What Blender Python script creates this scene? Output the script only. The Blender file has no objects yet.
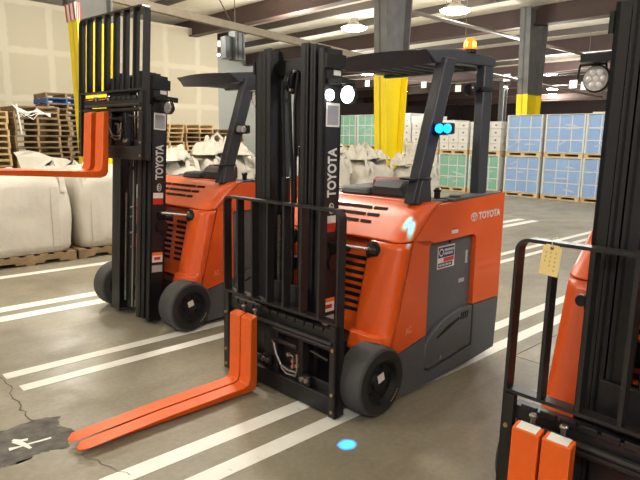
import bpy, bmesh, math, random
from mathutils import Vector, Matrix, noise
random.seed(7)
D = bpy.data
SC = bpy.context.scene
COL = SC.collection
R = math.radians

# ------------------------------------------------------------ materials
def lin(c):
    return tuple(((v/255)/12.92 if v/255 <= .04045 else ((v/255+.055)/1.055)**2.4) for v in c)

MATS = {}
def mat(name, rgb, rough=.5, metal=0, var=0., scale=8., bump=0., bscale=60., emit=None, estr=0, spec=.5, alpha=1, trans=0, coat=0):
    if name in MATS: return MATS[name]
    m = D.materials.new(name); m.use_nodes = True
    nt = m.node_tree; b = nt.nodes['Principled BSDF']
    c = lin(rgb)
    b.inputs['Base Color'].default_value = (*c, 1)
    b.inputs['Roughness'].default_value = rough
    b.inputs['Metallic'].default_value = metal
    b.inputs['Specular IOR Level'].default_value = spec
    b.inputs['Coat Weight'].default_value = coat
    if alpha < 1: b.inputs['Alpha'].default_value = alpha
    if trans: b.inputs['Transmission Weight'].default_value = trans
    if emit:
        b.inputs['Emission Color'].default_value = (*lin(emit), 1)
        b.inputs['Emission Strength'].default_value = estr
    tc = nt.nodes.new('ShaderNodeTexCoord')
    if var:
        n = nt.nodes.new('ShaderNodeTexNoise'); n.inputs['Scale'].default_value = scale
        n.inputs['Detail'].default_value = 6
        nt.links.new(tc.outputs['Object'], n.inputs['Vector'])
        r = nt.nodes.new('ShaderNodeValToRGB')
        r.color_ramp.elements[0].position = .3; r.color_ramp.elements[1].position = .7
        r.color_ramp.elements[0].color = (*[v*(1-var) for v in c], 1)
        r.color_ramp.elements[1].color = (*[min(1, v*(1+var)) for v in c], 1)
        nt.links.new(n.outputs['Fac'], r.inputs['Fac'])
        nt.links.new(r.outputs['Color'], b.inputs['Base Color'])
    if bump:
        n2 = nt.nodes.new('ShaderNodeTexNoise'); n2.inputs['Scale'].default_value = bscale
        nt.links.new(tc.outputs['Object'], n2.inputs['Vector'])
        bp = nt.nodes.new('ShaderNodeBump'); bp.inputs['Strength'].default_value = bump
        bp.inputs['Distance'].default_value = .01
        nt.links.new(n2.outputs['Fac'], bp.inputs['Height'])
        nt.links.new(bp.outputs['Normal'], b.inputs['Normal'])
    MATS[name] = m
    return m

ORANGE = mat('orange_paint', (224, 88, 24), .33, var=.04, scale=3, coat=.25)
FORKO = mat('fork_orange', (226, 96, 24), .42, var=.05, scale=12)
GREY = mat('grey_paint', (84, 86, 91), .45, var=.05, scale=20, bump=.1, bscale=300)
BLACK = mat('black_steel', (27, 26, 27), .4, var=.15, scale=9)
BLACK2 = mat('black_gloss', (24, 24, 25), .3, var=.1)
GUARD = mat('backrest_black', (34, 32, 32), .42, var=.12, scale=15)
POST = mat('guard_grey', (56, 59, 66), .42, var=.06, scale=12)
PLAST = mat('dark_plastic', (66, 67, 69), .6, bump=.2, bscale=200)
RUBBER = mat('tyre_rubber', (66, 66, 66), .75, var=.15, scale=14, bump=.15, bscale=80)
RIM = mat('rim_black', (26, 26, 26), .5)
STEEL = mat('bare_steel', (170, 165, 158), .3, metal=.9)
CHROME = mat('chrome', (215, 215, 215), .15, metal=1)
CHAIN = mat('chain_steel', (120, 116, 108), .35, metal=.8)
WHITE = mat('white_sticker', (222, 220, 214), .5)
WTEXT = mat('white_lettering', (205, 205, 205), .5)
PINKT = mat('pale_lettering', (226, 150, 120), .5)
RED = mat('red_sticker', (190, 45, 35), .5)
ORST = mat('orange_sticker', (235, 115, 50), .5)
BLUEST = mat('navy_sticker', (38, 40, 90), .5)
SLOT = mat('slot_black', (14, 12, 12), .8)
YELLOW = mat('yellow_guard_paint', (240, 214, 24), .45, var=.05, scale=2)
COLST = mat('column_steel', (98, 97, 96), .55, var=.2, scale=3)
BEAM = mat('beam_brown', (74, 56, 52), .6, var=.1, scale=2)
PURLIN = mat('purlin_dark', (80, 72, 66), .6)
PIPE = mat('pipe_grey', (128, 118, 108), .45, var=.1)
GALV = mat('galvanized', (100, 106, 108), .4, metal=.35, var=.12, scale=5)
CEIL = mat('ceiling_insulation', (230, 224, 208), .9, var=.08, scale=1.5, bump=.4, bscale=2)
WOOD = mat('pallet_wood', (196, 168, 124), .85, var=.22, scale=7)
WOOD2 = mat('pallet_wood_grey', (138, 116, 86), .85, var=.25, scale=6)
BLUEW = mat('pallet_blue', (58, 96, 158), .7, var=.15)
SLEEVE = mat('bag_fabric', (203, 198, 186), .8, var=.05, scale=4, bump=.35, bscale=14)
TAG = mat('manila_tag', (232, 206, 140), .7)
INK = mat('tag_ink', (188, 162, 112), .7)
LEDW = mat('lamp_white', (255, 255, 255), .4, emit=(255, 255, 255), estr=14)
LEDOFF = mat('lamp_lens_off', (178, 172, 172), .25, var=.3, scale=60)
LEDB = mat('lamp_blue', (20, 120, 255), .4, emit=(10, 105, 255), estr=7)
AMBER = mat('beacon_amber', (255, 140, 30), .3, emit=(255, 95, 8), estr=2.2)
AMBERC = mat('beacon_core', (255, 200, 90), .3, emit=(255, 190, 60), estr=12)
CLIGHT = mat('ceiling_lamp_glow', (255, 255, 250), .5, emit=(255, 252, 240), estr=45)
FLUOT = mat('far_white', (225, 226, 222), .6)
STAIN = mat('floor_stain', (88, 84, 80), .65, var=.5, scale=16)
CRACK = mat('floor_crack', (88, 80, 66), .9)
BROWNW = mat('back_wall_brown', (58, 44, 42), .8, var=.15, scale=.5)
GREYW = mat('grey_wall_panel', (150, 152, 146), .7, var=.06, scale=.6)

def drywall():
    m = D.materials.new('drywall'); m.use_nodes = True; nt = m.node_tree; b = nt.nodes['Principled BSDF']
    b.inputs['Roughness'].default_value = .8
    tc = nt.nodes.new('ShaderNodeTexCoord'); mp = nt.nodes.new('ShaderNodeMapping')
    mp.inputs['Rotation'].default_value = (R(90), 0, 0)
    mp.inputs['Location'].default_value = (0.3, 0.45, 0)
    nt.links.new(tc.outputs['Object'], mp.inputs['Vector'])
    sep = nt.nodes.new('ShaderNodeSeparateXYZ'); com = nt.nodes.new('ShaderNodeCombineXYZ')
    nt.links.new(tc.outputs['Object'], sep.inputs[0])
    nt.links.new(sep.outputs['X'], com.inputs['X']); nt.links.new(sep.outputs['Z'], com.inputs['Y'])
    # wobble so that joints look hand taped
    nz = nt.nodes.new('ShaderNodeTexNoise'); nz.inputs['Scale'].default_value = 3
    nt.links.new(com.outputs[0], nz.inputs['Vector'])
    vm = nt.nodes.new('ShaderNodeVectorMath'); vm.operation = 'SCALE'; vm.inputs['Scale'].default_value = .12
    nt.links.new(nz.outputs['Color'], vm.inputs[0])
    va = nt.nodes.new('ShaderNodeVectorMath'); va.operation = 'ADD'
    nt.links.new(com.outputs[0], va.inputs[0]); nt.links.new(vm.outputs[0], va.inputs[1])
    br = nt.nodes.new('ShaderNodeTexBrick')
    nt.links.new(va.outputs[0], br.inputs['Vector'])
    br.inputs['Color1'].default_value = (*lin((196, 188, 166)), 1)
    br.inputs['Color2'].default_value = (*lin((202, 194, 173)), 1)
    br.inputs['Mortar'].default_value = (*lin((211, 204, 184)), 1)
    br.inputs['Scale'].default_value = 1
    br.inputs['Mortar Size'].default_value = .13
    br.inputs['Mortar Smooth'].default_value = .6
    br.inputs['Brick Width'].default_value = 1.25
    br.inputs['Row Height'].default_value = 1.35
    br.offset = 0
    nt.links.new(br.outputs['Color'], b.inputs['Base Color'])
    return m
DRY = drywall()

def concrete(name, stripe=False):
    m = D.materials.new(name); m.use_nodes = True; nt = m.node_tree; b = nt.nodes['Principled BSDF']
    tc = nt.nodes.new('ShaderNodeTexCoord')
    def N(s, d=8, dist=0, rough=.6):
        n = nt.nodes.new('ShaderNodeTexNoise'); n.inputs['Scale'].default_value = s; n.inputs['Detail'].default_value = d
        n.inputs['Distortion'].default_value = dist; n.inputs['Roughness'].default_value = rough
        nt.links.new(tc.outputs['Object'], n.inputs['Vector']); return n.outputs['Fac']
    def ramp(f, p0, p1, c0, c1):
        r = nt.nodes.new('ShaderNodeValToRGB'); e = r.color_ramp.elements
        e[0].position = p0; e[1].position = p1; e[0].color = (*c0, 1); e[1].color = (*c1, 1)
        nt.links.new(f, r.inputs['Fac']); return r.outputs['Color']
    def mix(f, a, c, mode='MIX'):
        x = nt.nodes.new('ShaderNodeMix'); x.data_type = 'RGBA'; x.blend_type = mode
        if isinstance(f, float): x.inputs[0].default_value = f
        else: nt.links.new(f, x.inputs[0])
        for k, v in ((6, a), (7, c)):
            if isinstance(v, tuple): x.inputs[k].default_value = (*v, 1)
            else: nt.links.new(v, x.inputs[k])
        return x.outputs[2]
    base = ramp(N(.7, 6, 1.2), .35, .68, lin((132, 125, 108)), lin((153, 147, 130)))
    fine = ramp(N(30, 8), .3, .75, (.82, .82, .82), (1.08, 1.08, 1.08))
    c = mix(1., base, fine, 'MULTIPLY')
    blot = ramp(N(3.2, 9, .8, .7), .60, .72, (1, 1, 1), (.8, .78, .75))
    c = mix(1., c, blot, 'MULTIPLY')
    # tyre scuffs running along the lane
    mp = nt.nodes.new('ShaderNodeMapping'); mp.inputs['Scale'].default_value = (.35, 5, 1); mp.inputs['Rotation'].default_value = (0, 0, R(-52))
    nt.links.new(tc.outputs['Object'], mp.inputs['Vector'])
    sc = nt.nodes.new('ShaderNodeTexNoise'); sc.inputs['Scale'].default_value = 1.3; sc.inputs['Detail'].default_value = 7
    nt.links.new(mp.outputs[0], sc.inputs['Vector'])
    c = mix(1., c, ramp(sc.outputs['Fac'], .52, .75, (1, 1, 1), (.82, .81, .8)), 'MULTIPLY')
    if stripe:
        wear = ramp(N(9, 12, .6, .75), .64, .69, (0, 0, 0), (1, 1, 1))
        paint = ramp(N(5, 8), .3, .8, lin((226, 225, 220)), lin((242, 241, 236)))
        c = mix(wear, paint, c)
    nt.links.new(c, b.inputs['Base Color'])
    rr = ramp(N(2.2, 6), .3, .75, (.3, .3, .3), (.55, .55, .55))
    nt.links.new(rr, b.inputs['Roughness'])
    b.inputs['Specular IOR Level'].default_value = .45
    return m
CONC = concrete('concrete_floor'); STRIPE = concrete('floor_paint', True)

# ------------------------------------------------------------ mesh builder
class MB:
    def __init__(s): s.v = []; s.f = []; s.cuts = []
    def add(s, vs, fs):
        o = len(s.v); s.cuts.append((o, len(s.f))); s.v += [tuple(v) for v in vs]; s.f += [tuple(i+o for i in f) for f in fs]; return s
    def box(s, x0, x1, y0, y1, z0, z1):
        vs = [(x, y, z) for x in (x0, x1) for y in (y0, y1) for z in (z0, z1)]
        return s.add(vs, [(0,1,3,2),(4,6,7,5),(0,4,5,1),(2,3,7,6),(0,2,6,4),(1,5,7,3)])
    def cbox(s, c, d, M=None):
        M = M or Matrix()
        vs = []
        for x in (-.5,.5):
            for y in (-.5,.5):
                for z in (-.5,.5):
                    p = M @ Vector((x*d[0], y*d[1], z*d[2])); vs.append((p.x+c[0], p.y+c[1], p.z+c[2]))
        return s.add(vs, [(0,1,3,2),(4,6,7,5),(0,4,5,1),(2,3,7,6),(0,2,6,4),(1,5,7,3)])
    def prism(s, poly, ax, a, b):
        # poly 2D in remaining axes order; extruded along ax from a to b
        def P(p, t):
            if ax == 'y': return (p[0], t, p[1])
            if ax == 'x': return (t, p[0], p[1])
            return (p[0], p[1], t)
        n = len(poly)
        vs = [P(p, a) for p in poly]+[P(p, b) for p in poly]
        fs = [tuple(range(n)), tuple(range(2*n-1, n-1, -1))]+[(i, n+i, n+(i+1) % n, (i+1) % n) for i in range(n)]
        return s.add(vs, fs)
    def tube(s, pts, r, n=8, caps=True):
        pts = [Vector(p) for p in pts]; rs = r if isinstance(r, (list, tuple)) else [r]*len(pts)
        up = None; vs = []
        for i, p in enumerate(pts):
            t = (pts[min(i+1, len(pts)-1)]-pts[max(i-1, 0)]).normalized()
            if up is None:
                up = t.orthogonal().normalized()
            up = (up-t*up.dot(t)).normalized(); w = t.cross(up)
            for k in range(n):
                a = 2*math.pi*k/n; q = p+(up*math.cos(a)+w*math.sin(a))*rs[i]; vs.append(q[:])
        fs = []
        for i in range(len(pts)-1):
            for k in range(n):
                fs.append((i*n+k, i*n+(k+1) % n, (i+1)*n+(k+1) % n, (i+1)*n+k))
        if caps:
            fs.append(tuple(range(n-1, -1, -1))); fs.append(tuple((len(pts)-1)*n+k for k in range(n)))
        return s.add(vs, fs)
    def cyl(s, p0, p1, r, r2=None, n=20):
        return s.tube([p0, p1], [r, r if r2 is None else r2], n)
    def lathe(s, prof, c, axis='y', n=40, ring=False):
        # prof: (along, radius)
        vs = []
        for (a, r) in prof:
            for k in range(n):
                t = 2*math.pi*k/n; u, w = r*math.cos(t), r*math.sin(t)
                q = {'y': (u, a, w), 'x': (a, u, w), 'z': (u, w, a)}[axis]
                vs.append((q[0]+c[0], q[1]+c[1], q[2]+c[2]))
        fs = []
        m = len(prof)
        for i in range(m-1):
            for k in range(n):
                fs.append((i*n+k, i*n+(k+1) % n, (i+1)*n+(k+1) % n, (i+1)*n+k))
        if ring: fs += [((m-1)*n+k, (m-1)*n+(k+1) % n, (k+1) % n, k) for k in range(n)]
        elif ring is None: fs.append(tuple((m-1)*n+k for k in range(n-1, -1, -1)))
        else: fs.append(tuple(range(n))); fs.append(tuple((m-1)*n+k for k in range(n-1, -1, -1)))
        return s.add(vs, fs)
    def beam(s, p0, p1, w, h):
        p0 = Vector(p0); p1 = Vector(p1); t = (p1-p0).normalized()
        side = Vector((0, 0, 1)).cross(t)
        side = side.normalized() if side.length > 1e-4 else Vector((1, 0, 0))
        up = t.cross(side)
        vs = []
        for p in (p0, p1):
            for a, b in ((-1,-1),(1,-1),(1,1),(-1,1)):
                vs.append((p+side*a*w/2+up*b*h/2)[:])
        return s.add(vs, [(0,1,2,3),(7,6,5,4),(0,4,5,1),(1,5,6,2),(2,6,7,3),(3,7,4,0)])
    def split(s):
        out = []
        for i, (v0, f0) in enumerate(s.cuts):
            v1, f1 = s.cuts[i+1] if i+1 < len(s.cuts) else (len(s.v), len(s.f))
            m = MB(); m.add(s.v[v0:v1], [tuple(k-v0 for k in f) for f in s.f[f0:f1]]); out.append(m)
        return out
    def mesh(s, name):
        me = D.meshes.new(name); me.from_pydata(s.v, [], s.f)
        bm = bmesh.new(); bm.from_mesh(me); bmesh.ops.recalc_face_normals(bm, faces=bm.faces); bm.to_mesh(me); bm.free()
        return me

SPLIT = {'mast_bracket','rod_pocket','tilt_boot','tilt_rod','lift_cylinder','cylinder_rod','hose','hose_fitting','hydraulic_line','carriage_bolt','backrest_bolt','door_hook','wheel_nut','led_lens','slide_rod','crate','carton','carton_print','door_slot','beacon_led','film_crease','corner_board'}
def obj(name, mb, m, parent=None, bevel=0., smooth=True, loc=None, rot=None, seg=2, ang=35):
    if name in SPLIT and isinstance(mb, MB) and len(mb.cuts) > 1:
        for q in mb.split(): o = obj(name, q, m, parent, bevel, smooth, loc, rot, seg, ang)
        return o
    me = mb.mesh(name) if isinstance(mb, MB) else mb
    me.materials.clear(); me.materials.append(m)
    if smooth:
        for p in me.polygons: p.use_smooth = True
        me.set_sharp_from_angle(angle=R(ang))
    o = D.objects.new(name, me); COL.objects.link(o)
    if parent: o.parent = parent
    if loc: o.location = loc
    if rot: o.rotation_euler = rot
    if bevel:
        b = o.modifiers.new('bevel', 'BEVEL'); b.width = bevel; b.segments = seg; b.limit_method = 'ANGLE'; b.angle_limit = R(40)
    return o

def thing(name, label, cat, loc=(0,0,0), rz=0, group=None):
    o = D.objects.new(name, None); COL.objects.link(o); o.location = loc; o.rotation_euler = (0, 0, rz)
    o.empty_display_size = .1
    return tag(o, label, cat, group)
def tag(o, label, cat, group=None):
    o['label'] = label; o['category'] = cat
    if group: o['group'] = group
    return o
def struct(o):
    o['kind'] = 'structure'; return o

def textmesh(txt, size, bold=.0, depth=.001, width=None):
    cu = D.curves.new('t', 'FONT'); cu.body = txt; cu.size = size; cu.extrude = depth; cu.offset = bold
    cu.align_x = 'LEFT'; cu.resolution_u = 3
    o = D.objects.new('t', cu); COL.objects.link(o); bpy.context.view_layer.update()
    me = D.meshes.new_from_object(o.evaluated_get(bpy.context.evaluated_depsgraph_get()))
    D.objects.remove(o)
    if width:
        xs = [v.co.x for v in me.vertices]; k = width/(max(xs)-min(xs)); x0 = min(xs)
        for v in me.vertices: v.co.x = (v.co.x-x0)*k
    return me
def text(name, txt, size, m, parent, loc, rot, bold=0., width=None):
    me = textmesh(txt, size, bold, width=width); me.name = name
    me.materials.clear(); me.materials.append(m)
    o = D.objects.new(name, me); COL.objects.link(o); o.parent = parent; o.location = loc; o.rotation_euler = rot
    return o
def emblem(mb, cx, cz, w, y, ax='y'):
    # triple ellipse emblem drawn as thin rings in the xz plane
    def ring(x0, z0, a, b, t):
        n = 28
        vs = []
        for rr in (1, 0):
            for k in range(n):
                u = 2*math.pi*k/n
                vs.append((x0+(a-t*(1-rr))*math.cos(u), y, z0+(b-t*(1-rr))*math.sin(u)))
        mb.add(vs, [(k, (k+1) % n, n+(k+1) % n, n+k) for k in range(n)])
    h = w*.68
    ring(cx, cz, w/2, h/2, w*.08); ring(cx, cz+h*.04, w*.17, h*.45, w*.07); ring(cx, cz+h*.18, w*.38, h*.2, w*.07)

# ------------------------------------------------------------ forklift
def forklift(name, label, loc, yaw, tilt, lift, shift, forks, lit):
    T = thing(name, label, 'forklift', loc, R(yaw), 'stand-up forklifts parked in a row')
    seam = lambda z: .386+(z-.327)*.268 if z < .986 else .563+(z-.986)*(.80-.563)/(1.19-.986)
    fy = lambda y: y*.90-.065
    bsh = .055 if lit is False else 0   # body sits a little further back behind the raised mast
    # ---- chassis
    mb = MB()
    mb.prism([(.50,.10),(.52,.30),(.60,.95),(.80,1.16),(1.02,1.16),(1.02,.06),(.5,.06)], 'y', -.60, .60)
    mb.box(.34,.52,-.33,.33,.16,.34); mb.box(1.02,1.60,-.60,.60,.06,.24)
    for s in (-1,1): mb.box(1.02,1.62,s*.60,s*.50,.24,1.17)
    obj('chassis', mb, BLACK, T)
    # ---- front cover: leaning pillars and recessed middle
    def outline(z):
        k = (z-.33)/.655
        xf = .300+.165*k; xs = seam(z)-.004
        if z < .44: xf -= .035; xs -= .01
        elif z < .47: xf += .012*(1-(z-.44)/.03)-.01
        xc = .475+.10*k
        pts = [(xc, 0), (xc, .20), (xc, .315), (xc-.03, .335), (xf+.035, .345), (xf+.012, .36), (xf, .39), (xf-.004, .46)]
        for a in range(0, 91, 15):
            t = R(a); pts.append((xf+(xs-xf)*(1-math.cos(t)), .54+.11*math.sin(t)))
        return pts
    def loft(levels, fn, close_top=None):
        m_ = MB(); rows = []
        for z in levels:
            h = fn(z); rows.append([(x, -y, z) for x, y in reversed(h)]+[(x, y, z) for x, y in h[1:]])
        n = len(rows[0]); vs = [p for r_ in rows for p in r_]
        fs = [(i*n+k, i*n+k+1, (i+1)*n+k+1, (i+1)*n+k) for i in range(len(rows)-1) for k in range(n-1)]
        return m_.add(vs, fs)
    mb = loft([.33,.36,.40,.435,.445,.47,.52,.58,.64,.70,.76,.82,.88,.94,.984], outline)
    # slope the lower edge outwards like a fender lip
    mb.v = [(x, y, z+(.03*(1-min(1, abs(y)/.65)) if z < .34 else 0)) for x, y, z in mb.v]
    o = obj('front_cover', mb, ORANGE, T, ang=50); sd = o.modifiers.new('s', 'SOLIDIFY'); sd.thickness = .012; sd.offset = 1 if False else -1
    fc = o
    # louvres in the recessed middle of the front cover
    mb = MB()
    for s in (-1,1):
        for i in range(8):
            z = .50+i*.048; x = .475+.10*(z-.33)/.655
            mb.cbox((x-.004, s*.17, z), (.012, .26, .022), Matrix.Rotation(R(-15), 3, 'Y'))
    obj('louvre', mb, SLOT, fc, smooth=False)
    # dark pockets the tilt rods go into
    mb = MB()
    for s in (-1,1):
        mb.lathe([(-.012,.001),(-.012,.052),(-.002,.066),(.03,.062)], (.450, s*.415, .915), 'x', 24)
    obj('rod_pocket', mb, SLOT, fc)
    # ---- hood above the seam
    def hood(z):
        k = (z-.992)/(1.20-.992)
        xs = seam(min(z, 1.19))-.004
        if z > 1.19: xs += (z-1.19)*2
        xf = .465+.235*k
        if z > 1.17: xf += (z-1.17)*1.1
        xf = min(xf, xs-.02)
        pts = [(xf+.01, 0), (xf+.01, .2), (xf+.005, .4), (xf, .5)]
        for a in range(0, 91, 15):
            t = R(a); pts.append((xf+(xs-xf)*(1-math.cos(t)), .56+.09*math.sin(t)))
        return pts
    mb = loft([.992,1.0,1.04,1.08,1.12,1.16,1.185,1.20,1.208], hood)
    n0 = 2*len(hood(1.))-1; top = mb.v[-n0:]
    mb.add([(x, y, z) for x, y, z in top]+[(.86, y, 1.212) for x, y, z in top], [(k, k+1, n0+k+1, n0+k) for k in range(n0-1)])
    o = obj('hood', mb, ORANGE, T, ang=40); sd = o.modifiers.new('s', 'SOLIDIFY'); sd.thickness = .01; sd.offset = -1
    hd = o
    mb = MB()
    for i, z in enumerate((1.155, 1.115, 1.075)):
        k = (z-.992)/(1.20-.992); x = .475+.235*k
        for a, b in ((.02,.20-.02*i),(.225-.02*i,.345-.035*i)):
            for s in (-1,1):
                mb.cbox((x-.001, s*(a+b)/2, z), (.02, b-a, .013), Matrix.Rotation(R(-50), 3, 'Y'))
        mb.cbox((x-.001, 0, z), (.02, .03, .009), Matrix.Rotation(R(-50), 3, 'Y'))
    obj('vent_slot', mb, SLOT, hd, smooth=False)
    # ---- side panels, skirts and doors
    for s in (-1,1):
        y1, y0 = s*.65, s*.600
        mb = MB()
        mb.prism([(.392,.33),(.43,.313),(.74,.366),(.74,.98),(.575,.99)], 'y', y0, y1)
        mb.prism([(.575,.99),(.74,.98),(.765,.965),(.80,.955),(1.26,.965),(1.30,.94),(1.30,1.212),(.806,1.192)], 'y', y0, y1)
        mb.prism([(.74,.94),(.765,.965),(.575,.99),(.74,.98)], 'y', y0, y1)
        mb.prism([(1.30,.46),(1.67,.455),(1.67,1.228),(1.30,1.212)], 'y', y0, y1)
        p = obj('side_panel', mb, ORANGE, T, smooth=False)
        mb = MB()
        mb.prism([(.435,.306),(.40,.318),(.455,.21),(.445,.035),(.74,.028),(1.30,.04),(1.645,.06),(1.668,.447),(1.318,.452),(1.318,.15),(.80,.10),(.74,.13),(.735,.358)], 'y', y0, y1)
        obj('skirt', mb, GREY, T, smooth=False)
        mb = MB(); ya, yb = s*.585, s*.612
        mb.prism([(.73,.30),(.745,.12),(.80,.108),(1.312,.158),(1.312,.455),(1.30,.958),(.745,.958)], 'y', ya, yb)
        dr = obj('battery_door', mb, GREY, T, smooth=False)
        mb = MB()
        mb.prism([(.748,.14),(.80,.116),(1.308,.166),(1.308,.452),(1.20,.458),(1.05,.445),(.90,.40),(.80,.34),(.755,.29)], 'y', yb, s*.646)
        obj('door_bulge', mb, GREY, dr, bevel=.006)
        mb = MB()
        for i in range(4):
            x = 1.165+i*.026; mb.prism([(x-.008,.375),(x+.004,.375),(x+.014,.425),(x+.002,.425)], 'y', s*.646, s*.649)
        mb.prism([(.87,.315),(.885,.305),(1.15,.385),(1.14,.40),(.99,.365)], 'y', s*.646, s*.6475)
        mb.cyl((1.02, s*.60, .935), (1.02, s*.616, .935), .012)
        obj('door_slot', mb, SLOT, dr)
        mb = MB()
        for x in (.905, 1.035): mb.tube([(x, s*.646,.185),(x, s*.66,.185),(x+.008, s*.662,.175),(x+.004, s*.655,.16)], .0045, 6)
        obj('door_hook', mb, CHROME, dr)
        # writing
        mirror = 0 if s < 0 else math.pi
        xo = 1.315 if s < 0 else 1.60
        text('lettering', 'TOYOTA', .068, WTEXT, p, (xo, s*.6505, 1.060 if s < 0 else 1.062), (R(90), R(-1) if s < 0 else 0, mirror), .0022, .30)
        mb = MB(); emblem(mb, 1.255, 1.083, .088, s*.6515); obj('emblem', mb, WTEXT, p, smooth=False)
        text('badge', 'AC', .062, PINKT, p, (.525 if s < 0 else .60, s*.6505, .415), (R(90), R(-8)*(-s), mirror), .0005, .062)
        if s < 0:
            for (nm, m_, x0, x1, z0, z1, yy) in (('small_label', WHITE, .985,1.06,.995,1.03,.652), ('label_heading', RED, .985,1.06,1.02,1.03,.6525)):
                mb = MB(); mb.box(x0, x1, s*yy, s*.6495, z0, z1); obj(nm, mb, m_, p, smooth=False)
            if lit:
                mb = MB(); mb.box(.885,1.085,-.6135,-.6115,.765,.915); st = obj('service_sticker', mb, WHITE, dr, smooth=False)
                mb = MB(); mb.box(.893,1.077,-.6150,-.6130,.838,.907); mb.box(.893,1.06,-.6150,-.6130,.773,.803); obj('sticker_print', mb, BLUEST, dr, smooth=False)
                mb = MB(); mb.box(.955,1.077,-.6150,-.6130,.808,.834); obj('sticker_band', mb, RED, dr, smooth=False)
                mb = MB()
                n = 20
                mb.add([(.925+r_*math.cos(2*math.pi*k/n), -.6155, .873+r_*math.sin(2*math.pi*k/n)) for r_ in (.026,.018) for k in range(n)], [(k,(k+1) % n, n+(k+1) % n, n+k) for k in range(n)])
                for i in range(7):
                    mb.box(.962+i*.016,.972+i*.016,-.6157,-.6145,.878,.894)
                    if i < 6: mb.box(.962+i*.017,.972+i*.017,-.6157,-.6145,.854,.870)
                for i in range(9): mb.box(.90+i*.017,.909+i*.017,-.6157,-.6145,.781,.795)
                obj('sticker_lettering', mb, WHITE, dr, smooth=False)
            mb = MB(); mb.box(1.225,1.255,-.6135,-.6115,.76,.85); mb.box(1.155,1.225,-.6135,-.6115,.632,.660); obj('door_label', mb, mat('grey_sticker', (170,168,168), .5), dr, smooth=False)
    # ---- deck, console
    mb = MB()
    mb.prism([(.84,1.165),(1.03,1.165),(1.03,1.213),(.84,1.213)], 'y', -.60, .60)
    for s in (-1,1): mb.prism([(1.0,1.16),(1.64,1.17),(1.64,1.232),(1.0,1.219)], 'y', s*.645, s*.50)
    mb.lathe([(0,.045),(.012,.04),(.014,.01)], (1.12,-.565,1.222), 'z', 20)
    dk = obj('deck', mb, PLAST, T, bevel=.006)
    mb = MB()
    mb.prism([(.80,1.21),(.83,1.262),(.97,1.27),(1.0,1.21)], 'y', -.01, .27)
    mb.prism([(.84,1.21),(.85,1.275),(.90,1.325),(1.0,1.318),(1.02,1.21)], 'y', -.30, -.012)
    obj('console', mb, PLAST, T, bevel=.018)
    mb = MB(); mb.prism([(.99,1.21),(1.00,1.305),(1.03,1.335),(1.055,1.325),(1.055,1.21)], 'y', -.33, .12)
    obj('console_backing', mb, mat('maroon_reflection', (140, 52, 44), .55), T, bevel=.015)  # maroon colour paints the far side's orange reflected along the console top
    mb = MB(); mb.tube([(1.0,-.50,1.21),(1.0,-.50,1.262)], .022, 12); mb.lathe([(0,.008),(.006,.026),(.022,.028),(.034,.015),(.036,.002)], (1.0,-.50,1.25), 'z', 16)
    obj('control_knob', mb, BLACK2, T)
    # operator compartment floor and back pad
    mb = MB(); mb.box(1.04,1.62,-.49,.49,.24,.26); mb.box(1.03,1.07,-.49,.49,.26,1.15)
    obj('operator_floor', mb, PLAST, T)
    # ---- overhead guard
    mb = MB()
    def rpost(b, t, wx, wy):
        vs = []
        for p in (b, t):
            for a, c in ((-1,-1),(1,-1),(1,1),(-1,1)): vs.append((p[0]+a*wx/2, p[1]+c*wy/2, p[2]))
        mb.add(vs, [(0,1,2,3),(7,6,5,4),(0,4,5,1),(1,5,6,2),(2,6,7,3),(3,7,4,0)])
    for s in (-1,):
        mb = MB(); rpost((.745, s*.50, 1.2), (1.10, s*.455, 2.12), .125, .085)
        mb.add([(.70,s*.50,1.20),(.85,s*.50,1.20),(.85,s*.57,1.20),(.70,s*.57,1.20),(.755,s*.50,1.36),(.84,s*.50,1.36),(.84,s*.56,1.36),(.755,s*.56,1.36)],
               [(0,1,2,3),(7,6,5,4),(0,4,5,1),(1,5,6,2),(2,6,7,3),(3,7,4,0)])
        fp = obj('front_post', mb, POST, T, bevel=.008)
        mb = MB(); mb.lathe([(0,.11),(.012,.11)], (.80, s*.46, 1.345), 'z', 20)
        obj('post_bracket', mb, BLACK2, fp)
        # twin led lamp on the post
        mb = MB(); mb.box(.885,.985,s*.515,s*.585,1.625,1.70); obj('lamp_housing', mb, BLACK2, fp, bevel=.008)
        mb = MB()
        for dy in (-.045, .0): mb.lathe([(0,.018),(-.006,.015)], (.884, s*.535+dy*1.0, 1.665), 'x', 16) if False else None
        mb.lathe([(-.018,.026),(.0,.030)], (.885, s*.60+.02, 1.665), 'x', 18); mb.lathe([(-.018,.026),(.0,.030)], (.885, s*.60-.045, 1.665), 'x', 18)
        mb2 = MB(); mb2.box(.885,.95,s*.575,s*.66,1.63,1.70); obj('led_bracket', mb2, BLACK2, fp, bevel=.01)
        obj('led_lens', mb, LEDB if (lit and s < 0) else LEDOFF, fp)
        mb = MB(); rpost((1.46, s*.54, 1.2), (1.52, s*.50, 2.10), .12, .075)
        rp = obj('rear_post', mb, POST, T, bevel=.008)
        mb = MB(); mb.lathe([(-.02,.012),(-.014,.035),(0,.042),(.004,.040)], (1.30, s*.515, 1.93), 'x', 24)
        mb.tube([(1.30,s*.515,1.93),(1.38,s*.53,1.94),(1.47,s*.52,1.945)], .012); mb.box(1.40,1.54,s*.46,s*.56,1.93,1.955)
        obj('alarm', mb, BLACK2, rp)
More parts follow.
